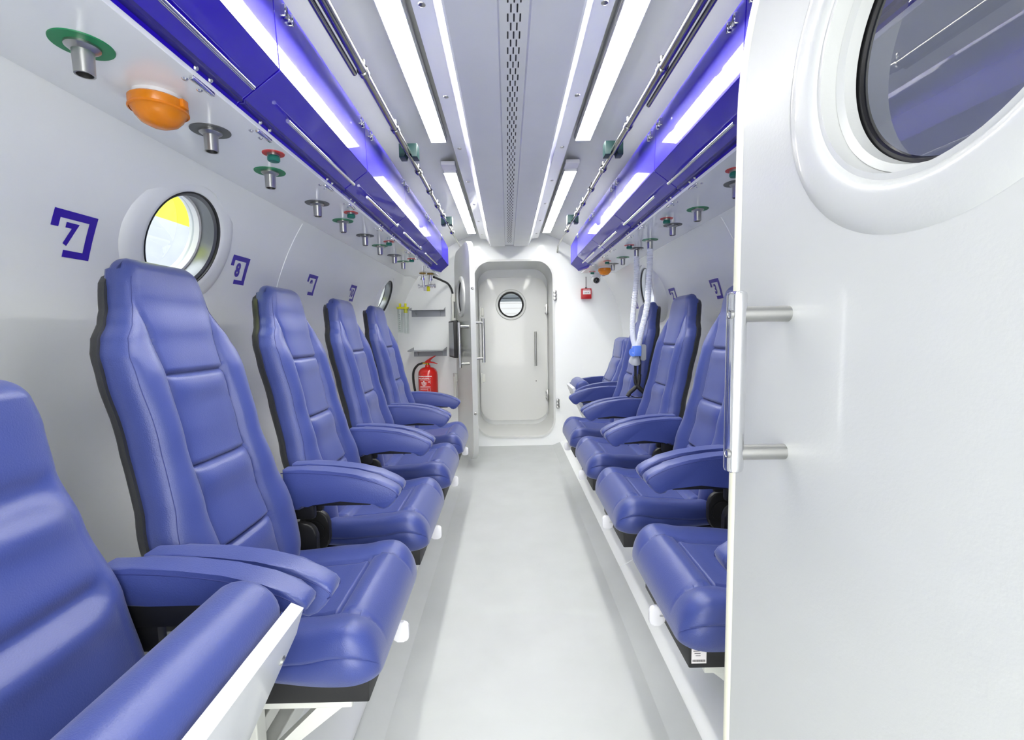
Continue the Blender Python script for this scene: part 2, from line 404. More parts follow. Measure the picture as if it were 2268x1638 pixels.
for z in (1.42, 0.62):
    bm = B()
    for dz in (0.12, -0.12):
        add_box(bm, -0.05, 0.05, -0.055, -0.025, z+dz-0.04, z+dz+0.04, 0.004)
        for q in (-0.02, 0.02): add_lathe(bm, [(0, 0), (0.009, 0), (0.009, 0.006), (0, 0.008)], 10, Matrix.Translation((q, -0.055, z+dz)) @ Matrix.Rotation(PI/2, 4, 'X'))
    add_tube(bm, [(0.03, -0.05, z-0.13), (0.03, -0.05, z+0.13)], 0.014, 12)
    link('hinge', bm, 'frame_w', d2)

# ---------------------------------------------------------------- near bulkhead (camera stands in its doorway) and near door
bm = B(); add_prism(bm, ngon_disc(R-0.001), -0.24, -0.18)
nb = struct(link('wall_front', bm, 'wall'))
c = B(); add_prism(c, rrect(0.82, 1.80, 0.17, 10, 0.0, 1.0), -0.5, 0.2); cut(nb, [c])
d3 = thing('door_3', '', '', (0, 0, 0)); struct(d3); del d3['label']; del d3['category']
# leaf lies in the plane x = 0.337 ... 0.385, from y=-0.14 to y=0.75
FX = 0.337; DYF = 0.745; DYN = -0.14
def door_poly(inset=0.0, z0=0.12, z1=1.82, r=0.30):
    h = z1-z0-2*inset; w = DYF-DYN-2*inset
    return rrect(w, h, r-inset, 14, (DYF+DYN)/2, (z0+z1)/2)
bm = B(); add_prism(bm, door_poly(0.012), FX, FX+0.05, axis='x', bev=0.006)
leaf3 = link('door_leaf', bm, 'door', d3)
WY, WZ = 0.415, 1.47
mtx = Matrix.Translation((FX, WY, WZ)) @ Matrix.Rotation(-PI/2, 4, 'Y')     # +z -> -x (towards the camera aisle)
c = B(); add_lathe(c, [(0, -0.2), (0.138, -0.2), (0.138, 0.2), (0, 0.2)], 64, mtx); cut(leaf3, [c])
bm = B()   # rounded cream seal around the leaf's edge
pp = [Vector((FX+0.012, a, b)) for a, b in door_poly(0.008)]
t = bmesh.new(); rings = []
nseg = 10
for i, p in enumerate(pp):
    d = (pp[(i+1) % len(pp)]-pp[i-1]).normalized(); nrm = Vector((1, 0, 0)); o = d.cross(nrm)
    rings.append([t.verts.new(p+0.016*(math.cos(2*PI*k/nseg)*nrm+math.sin(2*PI*k/nseg)*o)) for k in range(nseg)])
for i in range(len(rings)):
    a, b2 = rings[i], rings[(i+1) % len(rings)]
    for k in range(nseg): t.faces.new((a[k], a[(k+1) % nseg], b2[(k+1) % nseg], b2[k]))
merge(bm, t); link('seal', bm, 'seal', d3)
rg = 0.122
bm = B(); add_lathe(bm, [(0.198, -0.003), (0.194, 0.001), (0.186, 0.004), (0.176, 0.006), (0.156, 0.006), (0.149, 0.005), (0.144, 0.000), (0.139, -0.02), (0.138, -0.052)], 96, mtx); link('window_ring', bm, 'door', d3)
bm = B(); add_lathe(bm, [(0.1375, -0.018), (0.130, -0.022), (0.129, -0.035), (0.1375, -0.037)], 96, mtx, closed=True); link('inner_ring', bm, 'door', d3)
bm = B(); add_lathe(bm, [(0.1375, -0.037), (0.125, -0.037), (0.123, -0.044), (0.1375, -0.047)], 96, mtx, closed=True); link('gasket', bm, 'gasket', d3)
bm = B(); add_lathe(bm, [(0, -0.040), (0.1235, -0.040), (0.1235, -0.046), (0, -0.046)], 96, mtx); link('pane', bm, 'paned', d3)
# chrome bar handle
HXo = 0.068
hb = B(); add_tube(hb, [(FX-HXo, 0.60, z) for z in (0.997, 0.999, 1.003, 1.232, 1.236, 1.238)], [0.008, 0.0115, 0.0125, 0.0125, 0.0115, 0.008], 24)
h = link('door_handle', hb, 'chrome', d3)
for z in (1.023, 1.208):
    bm = B(); add_tube(bm, [(FX-HXo, 0.60, z), (FX, 0.60, z)], 0.0105, 20); link('handle_post', bm, 'steel', h)
    bm = B(); add_lathe(bm, [(0.0, 0.0), (0.004, 0.0), (0.0045, 0.002), (0.006, 0.002), (0.006, -0.002), (0, -0.002)], 14, Matrix.Translation((FX-HXo-0.011, 0.594, z)) @ Matrix.Rotation(-PI/2, 4, 'Y')); link('grub_screw', bm, 'steel', h)

# ---------------------------------------------------------------- soffits (white underside panels) and overhead cabinets
for i, s in ((2, -1), (3, 1)):
    bm = B()
    x0, x1 = sorted((s*0.655, s*0.962))
    add_box(bm, x0, x1, -0.17, 4.24, 1.7155, 1.727, 0.001, 1)
    struct(link('trim_%d' % i, bm, 'soffit', smooth=False))
PA, PB, PC, PD = (0.66, 1.7165), (0.654, 1.735), (0.553, 1.807), (0.560, 1.995)
def add_strip(bm, pts, y0, y1, th, s):
    """bent sheet of thickness th following pts (x,z), extruded y0..y1, mirrored by s"""
    outer = [Vector(p) for p in pts]; inner = []
    for i, p in enumerate(outer):
        d = (outer[min(i+1, len(outer)-1)]-outer[max(i-1, 0)]).normalized()
        inner.append(p+Vector((abs(d.y)*1.0, d.x*-1.0 if 0 else abs(d.x)))*th)
    poly = [(s*p.x, p.y) for p in outer]+[(s*p.x, p.y) for p in inner[::-1]]
    add_prism(bm, poly, y0, y1, bev=0.0012, seg=1)
def screw(bm, c, n, r=0.005):
    add_lathe(bm, [(0, 0.003), (r*0.6, 0.0028), (r, 0.0), (0, 0.0)], 10, Matrix.Translation(c) @ Vector(n).to_track_quat('Z', 'Y').to_matrix().to_4x4())
SE = [-0.16, 0.45, 1.12, 1.79, 2.455, 3.115, 3.78]
words = ['nearest to the camera', 'second from the camera', 'third from the camera', 'fourth from the camera', 'fifth from the camera', 'by the end wall']
for s, sn, off in ((-1, 'left', 0.0), (1, 'right', 0.045)):
    for k in range(6):
        y0, y1 = SE[k]+(off if k else 0), SE[k+1]+off
        t = thing('overhead_cabinet', 'blue overhead cabinet with chrome rod handle, %s side row, %s' % (sn, words[k]), 'cabinet', (s*0.60, (y0+y1)/2, 1.80), 0, 'blue overhead cabinets on the %s side' % sn)
        def L(name, bm, m, parent=t, **kw):
            bmesh.ops.translate(bm, verts=bm.verts[:], vec=-Vector((s*0.60, (y0+y1)/2, 1.80)) if parent is t or True else Vector())
            return link(name, bm, m, parent, **kw)
        bm = B(); xa, xb = sorted((s*0.575, s*0.69)); add_box(bm, xa+0.0, xb, y0+0.004, y1-0.004, 1.745 if 0 else 1.80, 1.985, 0.002, 1)
        xa, xb = sorted((s*0.64, s*0.69)); add_box(bm, xa, xb, y0+0.004, y1-0.004, 1.735, 1.80, 0.002, 1); L('cabinet_body', bm, 'blue_in')
        bm = B(); add_strip(bm, [PA, PB, PC], y0+0.0022, y1-0.0022, 0.008, s); dr = L('door', bm, 'blue', smooth=False)
        bm = B(); add_strip(bm, [(PC[0], PC[1]+0.0025), PD], y0+0.0018, y1-0.0018, 0.008, s); L('fascia', bm, 'blue', smooth=False)
        # rod handle on the sloping face
        mid = Vector((s*(PB[0]*0.55+PC[0]*0.45), 0, PB[1]*0.55+PC[1]*0.45)); nr = Vector((-s*(PC[1]-PB[1]), 0, -(PB[0]-PC[0]))).normalized()
        ln = y1-y0; ha, hb_ = y0+ln*0.17, y0+ln*0.93
        bm = B(); q = mid+nr*0.028; add_tube(bm, [(q.x, ha, q.z), (q.x, hb_, q.z)], 0.0055, 14)
        for yy in (ha+0.03, hb_-0.03): add_tube(bm, [(mid.x, yy, mid.z), (q.x, yy, q.z)], 0.0035, 8)
        L('handle', bm, 'chrome', dr)
        for yy in (y0+0.12*1.0, y1-0.12):
            bm = B()
            c0 = Vector((s*0.659, yy, 1.7155))
            add_box(bm, c0.x-0.005, c0.x+0.005, yy-0.035, yy+0.035, 1.706, 1.716, 0.003)
            for dx, dy in ((0.022, -0.02), (0.022, 0.025)): screw(bm, (s*(0.659+dx), yy+dy, 1.7155), (0, 0, -1), 0.0065)
            for dy in (-0.025, 0.02): screw(bm, (s*0.6535, yy+dy, 1.733), (-s*0.9, 0, -0.4), 0.0065)
            L('hinge', bm, 'chrome', dr)
        for yy in (y0+0.055, y1-0.055):
            bm = B(); cx = s*0.5585
            add_box(bm, cx-0.012, cx+0.012, yy-0.022, yy-0.014, 1.948, 1.976, 0.002, 1); add_box(bm, cx-0.012, cx+0.012, yy+0.014, yy+0.022, 1.948, 1.976, 0.002, 1)
            add_box(bm, cx-0.009, cx+0.009, yy-0.02, yy+0.02, 1.957, 1.967, 0.002, 1)
            add_tube(bm, [(cx-s*0.004, yy-0.006, 1.948), (cx-s*0.004, yy-0.006, 1.976)], 0.006, 8)
            L('catch', bm, 'chrome')
    # tapered end box
    ye0, ye1 = SE[6]+off+0.003, 4.02+off
    t = bmesh.new()
    near = [PA, PB, PC, PD, (0.68, 1.995), (0.69, 1.7165)]
    far = [(0.60, 1.7165), (0.590, 1.73), (0.535, 1.775), (0.535, 1.93), (0.62, 1.94), (0.62, 1.7165)]
    A = [t.verts.new((s*x, ye0, z)) for x, z in near]; Z = [t.verts.new((s*x, ye1, z)) for x, z in far]
    t.faces.new(A); t.faces.new(Z[::-1])
    for i in range(6): t.faces.new((A[i], Z[i], Z[(i+1) % 6], A[(i+1) % 6]))
    tag(link('cabinet_end_box', t, 'blue', smooth=False), 'tapered blue end box closing the %s row of overhead cabinets' % sn, 'box')

# ---------------------------------------------------------------- ceiling duct
DUY0, DUY1 = -0.17, 4.56
duct = thing('ceiling_duct', 'long white ceiling duct with a perforated strip down its middle', 'duct', (0, 2, 2.03))
def D(name, bm, m, **kw):
    bmesh.ops.translate(bm, verts=bm.verts[:], vec=(0, -2, -2.03)); return link(name, bm, m, duct, **kw)
bm = B()
add_prism(bm, [(-0.18, 2.03), (-0.045, 2.03), (-0.04, 2.042), (-0.034, 2.042), (0.034, 2.042), (0.04, 2.042), (0.045, 2.03), (0.18, 2.03), (0.176, 2.05), (-0.176, 2.05)], DUY0, DUY1)
D('duct_panel', bm, 'ceil', smooth=False)
for s in (-1, 1):
    bm = B(); add_prism(bm, [(s*0.180, 2.0305), (s*0.186, 2.028), (s*0.222, 2.098), (s*0.285, 2.108), (s*0.285, 2.112), (s*0.218, 2.103), (s*0.182, 2.034)], DUY0, DUY1)
    side = D('duct_side', bm, 'soffit', smooth=False)
    for y in [0.35+0.5*i for i in range(9)]:
        bm = B(); add_lathe(bm, [(0, -0.004), (0.005, -0.004), (0.010, -0.002), (0.011, 0.001), (0, 0.002)], 14, Matrix.Translation((s*0.255, y, 2.1025)))
        D('bolt', bm, 'steel')
bm = B()
r0 = 1.24; i = 0
while r0 < 4.42:
    xs = (-0.017, 0.0, 0.017) if i % 2 == 0 else (-0.0085, 0.0085)
    for x in xs: add_prism(bm, rrect(0.0042, 0.031, 0.002, 3, x, r0), 2.0405, 2.0425, axis='z')
    r0 += 0.0365; i += 1
D('vent_slots', bm, 'gap', smooth=False)

# ---------------------------------------------------------------- strip lamps
def lamp(s, y0, y1, label):
    xm = s*0.352
    t = thing('strip_lamp', label, 'lamp', (xm, (y0+y1)/2, 2.12), 0, 'ceiling strip lamps')
    h = (y1-y0)/2
    bm = B(); add_box(bm, -0.040, 0.040, -h-0.09, h+0.02, 0.012, 0.034, 0.003)
    for q in (-0.0385, 0.0355): add_box(bm, q, q+0.003, -h-0.004, h+0.004, -0.003, 0.014)
    for q in (-h-0.004, h+0.001): add_box(bm, -0.0385, 0.0385, q, q+0.003, -0.003, 0.014)
    link('lamp_housing', bm, 'white_pl', t)
    bm = B(); add_box(bm, -0.035, 0.035, -h, h, 0.0, 0.012, 0.002); link('diffuser', bm, 'lamp', t)
    return t
for s, sn in ((-1, 'left'), (1, 'right')):
    lamp(s, 0.62, 2.31, 'long glowing white strip lamp on the ceiling, near one of the %s pair' % sn)
    lamp(s, 2.74, 4.38, 'long glowing white strip lamp on the ceiling, far one of the %s pair' % sn)
    lamp(s, -1.6, -0.35, 'long glowing white strip lamp in the entry chamber behind the near bulkhead, %s side' % sn)

# ---------------------------------------------------------------- chrome ceiling pipes
for s, sn in ((-1, 'left'), (1, 'right')):
    x = s*0.475
    t = thing('ceiling_pipe', 'polished steel pipe run under the ceiling on the %s side' % sn, 'pipe', (x, 2, 2.02))
    def Q(name, bm, m):
        bmesh.ops.translate(bm, verts=bm.verts[:], vec=(-x, -2, -2.02)); return link(name, bm, m, t)
    bm = B(); add_tube(bm, [(x, -0.1, 2.02), (x, 2.2, 2.02)], 0.0145, 16)
    add_tube(bm, [(x, 2.2, 2.02), (x, 3.52, 2.02)], 0.0105, 16)
    add_tube(bm, bez([(x, 3.52, 2.02), (x, 4.45, 2.02), (x+s*0.01, 4.62, 2.015), (x+s*0.01, 4.68, 1.985)], 6), 0.008, 12); Q('pipe', bm, 'pipe')
    bm = B(); add_tube(bm, [(x+s*0.028, -0.1, 2.015), (x+s*0.028, 1.52 if s < 0 else 1.75, 2.015)], 0.0085, 14)
    Q('thin_pipe', bm, 'pipe')
    for yy in (0.95, 1.52, 1.93, 2.42, 2.75, 3.05, 3.3, 3.85):
        bm = B(); add_tube(bm, [(x, yy-0.015, 2.02), (x, yy-0.01, 2.02), (x, yy+0.01, 2.02), (x, yy+0.015, 2.02)], [0.012, 0.0185, 0.0185, 0.012], 12)
        add_tube(bm, [(x, yy, 2.02), (x, yy, 2.055)], 0.006, 8); Q('pipe_fitting', bm, 'pipe')
    for yy in (2.2, 3.53):
        bm = B(); add_prism(bm, [(-0.042, 0.035), (-0.042, -0.025), (-0.016, -0.025), (-0.014, -0.004), (0, 0.004), (0.014, -0.004), (0.016, -0.025), (0.042, -0.025), (0.042, 0.035)], -0.03, 0.03, bev=0.003, mtx=Matrix.Translation((x, yy, 2.025)))
        Q('pipe_clamp', bm, 'tealblock')

# ---------------------------------------------------------------- soffit outlets
ZS = 1.7155
def outlet(ring, name='gas_outlet'):
    t = thing(name, '', 'outlet')
    bm = B(); add_lathe(bm, [(0.022, 0.0), (0.046, 0.0), (0.0455, -0.002), (0.022, -0.002)], 40, closed=True); link('flange_ring', bm, ring, t)
    bm = B(); add_lathe(bm, [(0.026, 0), (0.026, -0.006), (0.022, -0.009), (0.0165, -0.012), (0.0155, -0.052), (0.0125, -0.052), (0.0120, -0.02), (0, -0.018)], 28); link('nozzle', bm, 'steel', t)
    return t
def button():
    t = thing('demand_button', '', 'button')
    bm = B(); add_lathe(bm, [(0, 0.0), (0.030, 0.0), (0.0295, -0.002), (0, -0.002)], 32); link('warning_ring', bm, 'red_r', t)
    bm = B(); add_lathe(bm, [(0.017, -0.002), (0.017, -0.008), (0.0, -0.008)], 24); link('collar', bm, 'steel', t)
    bm = B(); add_lathe(bm, [(0.014, -0.008), (0.017, -0.012), (0.017, -0.02), (0.014, -0.023), (0, -0.024)], 24); link('knob', bm, 'teal', t)
    return t
pg, pk, pr = outlet('green'), outlet('grey_r'), button()
used = set()
def put(proto, x, y, label, group):
    if proto.name not in used:
        used.add(proto.name); o = proto; o.location = (x, y, ZS); o['label'] = label; o['group'] = group
    else: o = dup(proto, (x, y, ZS), 0, label, group)
    return o
ordw = ['nearest the camera', 'second nearest', 'third from the camera', 'fourth from the camera', 'fifth from the camera']
for i, y in enumerate((0.868, 1.514, 2.163, 2.775, 3.385)): put(pg, -0.785, y, 'steel breathing gas nozzle with green flange ring on left soffit, %s' % ordw[i], 'green ringed outlets on the left')
for i, y in enumerate((1.218, 1.873, 2.485, 3.115)): put(pk, -0.783, y, 'steel nozzle with dark grey flange ring on left soffit, %s' % ordw[i], 'grey ringed outlets on the left')
for i, y in enumerate((1.369, 2.023, 2.655, 3.27)): put(pr, -0.70, y, 'green knob on a red ring on left soffit, %s' % ordw[i], 'red ringed knobs on the left')
for i, y in enumerate((1.42, 2.051, 2.722, 3.355, 4.02)): put(pg, 0.815, y, 'steel breathing gas nozzle with green flange ring on right soffit, %s' % ordw[i], 'green ringed outlets on the right')
for i, y in enumerate((1.70, 2.348, 2.997, 3.663)): put(pk, 0.813, y, 'steel nozzle with dark grey flange ring on right soffit, %s' % ordw[i], 'grey ringed outlets on the right')
for i, y in enumerate((1.56, 2.214, 2.882, 3.515, 4.12)): put(pr, 0.735, y, 'green knob on a red ring on right soffit, %s' % ordw[i], 'red ringed knobs on the right')

def beacon(x, y, label, sc=1.0):
    t = thing('orange_beacon', label, 'warning light', (x, y, ZS)); t.scale = (0.76, 0.76, 0.80)
    bm = B(); add_lathe(bm, [(0.0, 0.0), (0.060*sc, 0.0), (0.060*sc, -0.012), (0, -0.012)], 40); link('beacon_base', bm, 'white_pl', t)
    bm = B(); add_lathe(bm, [(0.0, -0.012), (0.066*sc, -0.012), (0.071*sc, -0.016), (0.071*sc, -0.038), (0.068*sc, -0.043), (0.064*sc, -0.045), (0.058*sc, -0.058), (0.045*sc, -0.072), (0.025*sc, -0.081), (0, -0.084)], 44); ln_ = link('amber_dome', bm, 'amber', t)
    bm = B(); add_lathe(bm, [(0.0715*sc, -0.036), (0.073*sc, -0.038), (0.073*sc, -0.042), (0.069*sc, -0.044)], 44); add_box(bm, 0.06*sc, 0.078*sc, -0.012, 0.012, -0.034, -0.012, 0.003); link('dome_rim', bm, 'amber', ln_)
beacon(-0.785, 1.045, 'orange domed warning light on the left soffit above seat 7')
beacon(0.79, 3.86, 'orange domed warning light on the right soffit above the far seats')

# ---------------------------------------------------------------- seat number decals on the curved walls
def wall_map(side, yc, zc, t, off=0.0012):
    """(u right, v up) decal plane -> curved wall"""
    a0 = math.asin((zc-ZC)/R)
    for v in t.verts:
        u, w = v.co.x, v.co.y; a = a0+w/R; rr = R-off-v.co.z
        v.co = Vector((side*rr*math.cos(a), yc+(u if side < 0 else -u), ZC+rr*math.sin(a)))
def decal(side, yc, zc, txt, label, sc=1.0):
    t = thing('seat_number_sign', label, 'sign', (0, yc, zc), 0, 'violet seat number signs')
    w, h = 0.112*sc, 0.112*sc; th = 0.019*sc
    def poly(bm, pts):
        # subdivided thin plates so that they follow the curve
        add_prism(bm, pts, 0.0, 0.0006, axis='z')
    bm = B()
    def bar(x0, x1, y0, y1):
        n = max(1, int((y1-y0)/0.02))
        for i in range(n): poly(bm, [(x0, y0+(y1-y0)*i/n), (x1, y0+(y1-y0)*i/n), (x1, y0+(y1-y0)*(i+1)/n), (x0, y0+(y1-y0)*(i+1)/n)])
    bar(-w/2, w/2, h/2-th, h/2); bar(-w/2, -w/2+th*0.95, h/2-0.042*sc, h/2-th)
    bar(w/2-th, w/2, -h/2+th*0.9, h/2-th); bar(-w/2+0.042*sc, w/2, -h/2, -h/2+th*0.9)
    wall_map(side, yc, zc, bm); bmesh.ops.translate(bm, verts=bm.verts[:], vec=(0, -yc, -zc)); link('bracket', bm, 'decal', t, smooth=False)
    bm = text_bm(txt, 0.072*sc, 0.0034*sc)
    for v in bm.verts: v.co.x = v.co.x*0.82-0.006*sc; v.co.y -= 0.002; v.co.z = 0.0005
    wall_map(side, yc, zc, bm); bmesh.ops.translate(bm, verts=bm.verts[:], vec=(0, -yc, -zc)); link('numeral', bm, 'decal', t, smooth=False)
    return t
for yy, zz, n in ((1.15, 1.445, '7'), (1.84, 1.452, '8'), (2.50, 1.462, '9'), (3.14, 1.472, '10')): decal(-1, yy, zz, n, 'violet square bracket sign with the number %s on the left wall' % n)
for yy, zz, n in ((2.50, 1.405, '3'), (3.13, 1.415, '2'), (4.05, 1.43, '1')): decal(1, yy, zz, n, 'violet square bracket sign with the number %s on the right wall' % n)
# weld seam ring on the left wall
for i, yy in ((4, 2.16),):
    bm = B()
    for s in (-1, 1):
        pts = [(s*(R-0.0005)*math.cos(a), yy, ZC+(R-0.0005)*math.sin(a)) for a in [TH_F+0.05+(TH_S-TH_F-0.06)*k/40 for k in range(41)]]
        add_tube(bm, pts, 0.0025, 6)
    struct(link('trim_%d' % i, bm, 'wall'))

# ---------------------------------------------------------------- plinths along the walls carrying the chairs
for i, s in ((6, -1), (7, 1)):
    bm = B(); add_prism(bm, [(s*0.645, 0.103), (s*0.645, 0.154), (s*0.651, 0.16), (s*0.77, 0.16), (s*0.74, 0.13)], 0.2, 4.2)
    struct(link('trim_%d' % i, bm, 'frame_w', smooth=False))
# ---------------------------------------------------------------- passenger chairs
HWID = [(0.44, 0.150), (0.50, 0.192), (0.57, 0.222), (0.65, 0.238), (0.73, 0.234), (0.82, 0.214), (0.92, 0.200), (1.02, 0.198), (1.10, 0.203), (1.15, 0.201), (1.19, 0.186), (1.225, 0.160), (1.26, 0.141), (1.31, 0.131), (1.375, 0.108)]
FRX = [(0.44, 0.315), (0.55, 0.300), (0.68, 0.270), (0.80, 0.235), (0.95, 0.198), (1.10, 0.168), (1.20, 0.146), (1.28, 0.128), (1.375, 0.112)]
SEAMH = [(0.44, 0.100), (0.7, 0.112), (1.0, 0.110), (1.10, 0.108), (1.20, 0.112), (1.27, 0.122), (1.34, 0.118), (1.40, 0.11)]
def back_offset(ay, z, hwv, sh, bo, grooves, vg):
    """forward displacement of the upholstery at half-breadth ay, height z"""
    g = 0.0
    if ay < sh:
        t_ = ay/sh; g += 0.009*(1-t_**4)
        for gz, gw, gd in grooves:
            dz = z-gz
            g -= gd*math.exp(-(dz/gw)**2)*(1-t_**12)
            g += 0.009*math.exp(-((dz+0.035)/0.03)**2)*(1-t_**6)
    else:
        t_ = (ay-sh)/max(hwv-sh, 1e-3); g += bo*math.sin(PI*min(1, t_**0.8*0.95))
    if sh < hwv*0.97: g -= 0.0095*vg*(1-smooth(1.20, 1.29, z))*math.exp(-((ay-sh)/0.0042)**2)
    rw = 0.030
    if ay > hwv-rw: g -= 0.030*(1-math.sqrt(max(0, 1-((ay-(hwv-rw))/rw)**2)))
    return g
def back_bolster(z, z0, bol, head_z): return bol*(1-smooth(head_z-0.17, head_z+0.05, z))*(0.55+0.45*smooth(z0, z0+0.2, z))
def backrest_bm(hw_tab, fr_tab, seam_tab, z0, z1, grooves, thick=0.085, bol=0.030, head_z=1.22, vg=1.0):
    bm = B(); NZ = 200; rings = []
    for i in range(NZ+1):
        f = i/NZ; z = z0+(z1-z0)*(0.5-0.5*math.cos(PI*f))*0.35+(z1-z0)*f*0.65
        hwv = interp(hw_tab, z); fx = interp(fr_tab, z); sh = interp(seam_tab, z)
        e = 0.032; q = 1.0
        if z > z1-e: q = math.sqrt(max(0.0, 1-((z-(z1-e))/e)**2))
        if z < z0+e: q = math.sqrt(max(0.0, 1-(((z0+e)-z)/e)**2))
        hwv = hwv-(1-q)*0.025
        bo = back_bolster(z, z0, bol, head_z)
        ring = []; ny = 88; tk = thick; mid = fx-tk*0.5
        for k in range(ny+1):
            y = -hwv+2*hwv*k/ny
            g = back_offset(abs(y), z, hwv, sh, bo, grooves, vg)*q
            ring.append((mid+(tk*0.5+g)*max(q, 0.02), y))
        for t_ in (0.0, 0.35, 0.7, 0.92):
            ring.append((fx-0.031-(tk-0.031)*t_ if q > 0.99 else mid-(tk*0.5)*(t_-0.3)*q, hwv*(1.0 if t_ < 0.9 else 0.985)))
        for k in range(1, 9):
            ring.append((mid-tk*0.5*max(q, 0.02), hwv*(0.95-1.9*k/9.0)))
        for t_ in (0.92, 0.7, 0.35, 0.0):
            ring.append((fx-0.031-(tk-0.031)*t_ if q > 0.99 else mid-(tk*0.5)*(t_-0.3)*q, -hwv*(1.0 if t_ < 0.9 else 0.985)))
        rings.append([bm.verts.new((x, y, z)) for x, y in ring])
    n = len(rings[0])
    for a, b in zip(rings, rings[1:]):
        for k in range(n): bm.faces.new((a[k], a[(k+1) % n], b[(k+1) % n], b[k]))
    bm.faces.new(rings[0][::-1]); bm.faces.new(rings[-1])
    return bm
def backrest_seam(hw_tab, fr_tab, seam_tab, z0, z1, grooves, bol=0.030, head_z=1.22, inset=0.012, zs=0.44):
    bm = B()
    for s in (-1, 1):
        pts = []
        for i in range(61):
            z = z0+(z1-z0)*i/60; h = interp(hw_tab, z)
            g = back_offset(h-inset, z, h, interp(seam_tab, z), back_bolster(z, zs, bol, head_z), grooves, 1.0)
            pts.append((interp(fr_tab, z)+g+0.0003, s*(h-inset), z))
        add_tube(bm, pts, 0.0009, 6)
    return bm
def shell_bm(hw_tab, fr_tab, z0, z1, d0, d1, grow, taper=0.02):
    """hard back shell behind the upholstery"""
    bm = B(); rings = []; NZ = 60
    for i in range(NZ+1):
        z = z0+(z1-z0)*i/NZ; hwv = interp(hw_tab, min(z, hw_tab[-1][0]))+grow; fx = interp(fr_tab, z); e = 0.05
        q = math.sqrt(max(0.0, 1-((z-(z1-e))/e)**2)) if z > z1-e else 1.0
        hwv -= (1-q)*0.04
        ring = [(fx-d0, -hwv), (fx-d0, hwv)]+[(fx-d0-(d1-d0)*t_, hwv-taper*t_**3*1.5) for t_ in (0.4, 0.75, 0.92, 1.0)]+[(fx-d1-0.008, hwv*0.6), (fx-d1-0.010, 0), (fx-d1-0.008, -hwv*0.6)]+[(fx-d0-(d1-d0)*t_, -hwv+taper*t_**3*1.5) for t_ in (1.0, 0.92, 0.75, 0.4)]
        rings.append([bm.verts.new((x, y, z)) for x, y in ring])
    n = len(rings[0])
    for a, b in zip(rings, rings[1:]):
        for k in range(n): bm.faces.new((a[k], a[(k+1) % n], b[(k+1) % n], b[k]))
    bm.faces.new(rings[0][::-1]); bm.faces.new(rings[-1])
    return bm
def seat_bm():
    bm = B(); NX = 120; rings = []
    xa, xb = 0.27, 0.665
    for i in range(NX+1):
        x = xa+(xb-xa)*(1-(1-i/NX)**1.35)
        f = (x-xa)/(xb-xa)
        zt = 0.515+0.012*smooth(0.33, 0.52, x)+0.012*smooth(0.50, 0.58, x)
        zb = 0.448-0.026*smooth(0.36, 0.58, x)
        hwv = 0.222+0.018*smooth(0.28, 0.42, x)
        q = 1.0; e = 0.075
        if x > xb-e: q = math.sqrt(max(0.0, 1-((x-(xb-e))/e)**2))
        q2 = math.sqrt(max(0.0, 1-((xa+0.03-x)/0.03)**2)) if x < xa+0.03 else 1.0
        q = min(q, q2)
        ztq = zt-(1-q)*(zt-zb)*0.74; zbq = zb+(1-q)*(zt-zb)*0.14
        hwq = hwv-(1-q)*0.045
        ring = []; ny = 90
        for k in range(ny+1):
            y = -hwq+2*hwq*k/ny; ay = abs(y); g = 0.0
            sh = 0.125+0.02*smooth(0.5, 0.66, x)
            if ay > sh: g += 0.020*math.sin(PI*min(1, ((ay-sh)/(hwq-sh))*0.86))*(1-0.3*f)
            if x < 0.555:
                g -= 0.012*math.exp(-((ay-sh)/0.0045)**2)
            else:
                g -= 0.004*math.exp(-((ay-sh-0.0)/0.004)**2)
            if ay < sh+0.004:
                g -= 0.014*math.exp(-((x-0.548)/0.005)**2)*(1 if ay < sh else 0.5)
                g += 0.012*math.exp(-((x-0.59)/0.035)**2)
                g -= 0.010*math.exp(-((x-0.362)/0.006)**2)
                g += 0.008*math.exp(-((x-0.33)/0.025)**2)
            rw = 0.034
            if ay > hwq-rw: g -= 0.036*(1-math.sqrt(max(0, 1-((ay-(hwq-rw))/rw)**2)))
            ring.append((y, ztq+g*q))
        hs = ztq-zbq
        for t_ in (0.45, 0.47, 0.49, 0.75, 0.93): ring.append((hwq-(0.003 if t_ == 0.47 else 0)+(-0.006 if t_ > 0.9 else 0.002*t_), ztq-0.036*q-(hs-0.036*q)*max(0, (t_-0.45)/0.55)))
        ring.append((hwq-0.02, zbq)); ring.append((-hwq+0.02, zbq))
        for t_ in (0.93, 0.75, 0.49, 0.47, 0.45): ring.append((-hwq+(0.003 if t_ == 0.47 else 0)-(-0.006 if t_ > 0.9 else 0.002*t_), ztq-0.036*q-(hs-0.036*q)*max(0, (t_-0.45)/0.55)))
        rings.append([bm.verts.new((x, y, z)) for y, z in ring])
    n = len(rings[0])
    for a, b in zip(rings, rings[1:]):
        for k in range(n): bm.faces.new((a[k], a[(k+1) % n], b[(k+1) % n], b[k]))
    bm.faces.new(rings[0][::-1]); bm.faces.new(rings[-1])
    return bm
ARM = [(0.24, 0.768), (0.30, 0.768), (0.38, 0.763), (0.46, 0.752), (0.53, 0.734), (0.575, 0.715), (0.598, 0.700), (0.606, 0.688), (0.602, 0.674), (0.588, 0.655), (0.572, 0.640), (0.556, 0.634), (0.540, 0.638), (0.527, 0.652), (0.512, 0.664), (0.42, 0.664), (0.33, 0.662), (0.312, 0.655), (0.300, 0.643), (0.285, 0.636), (0.24, 0.636)]
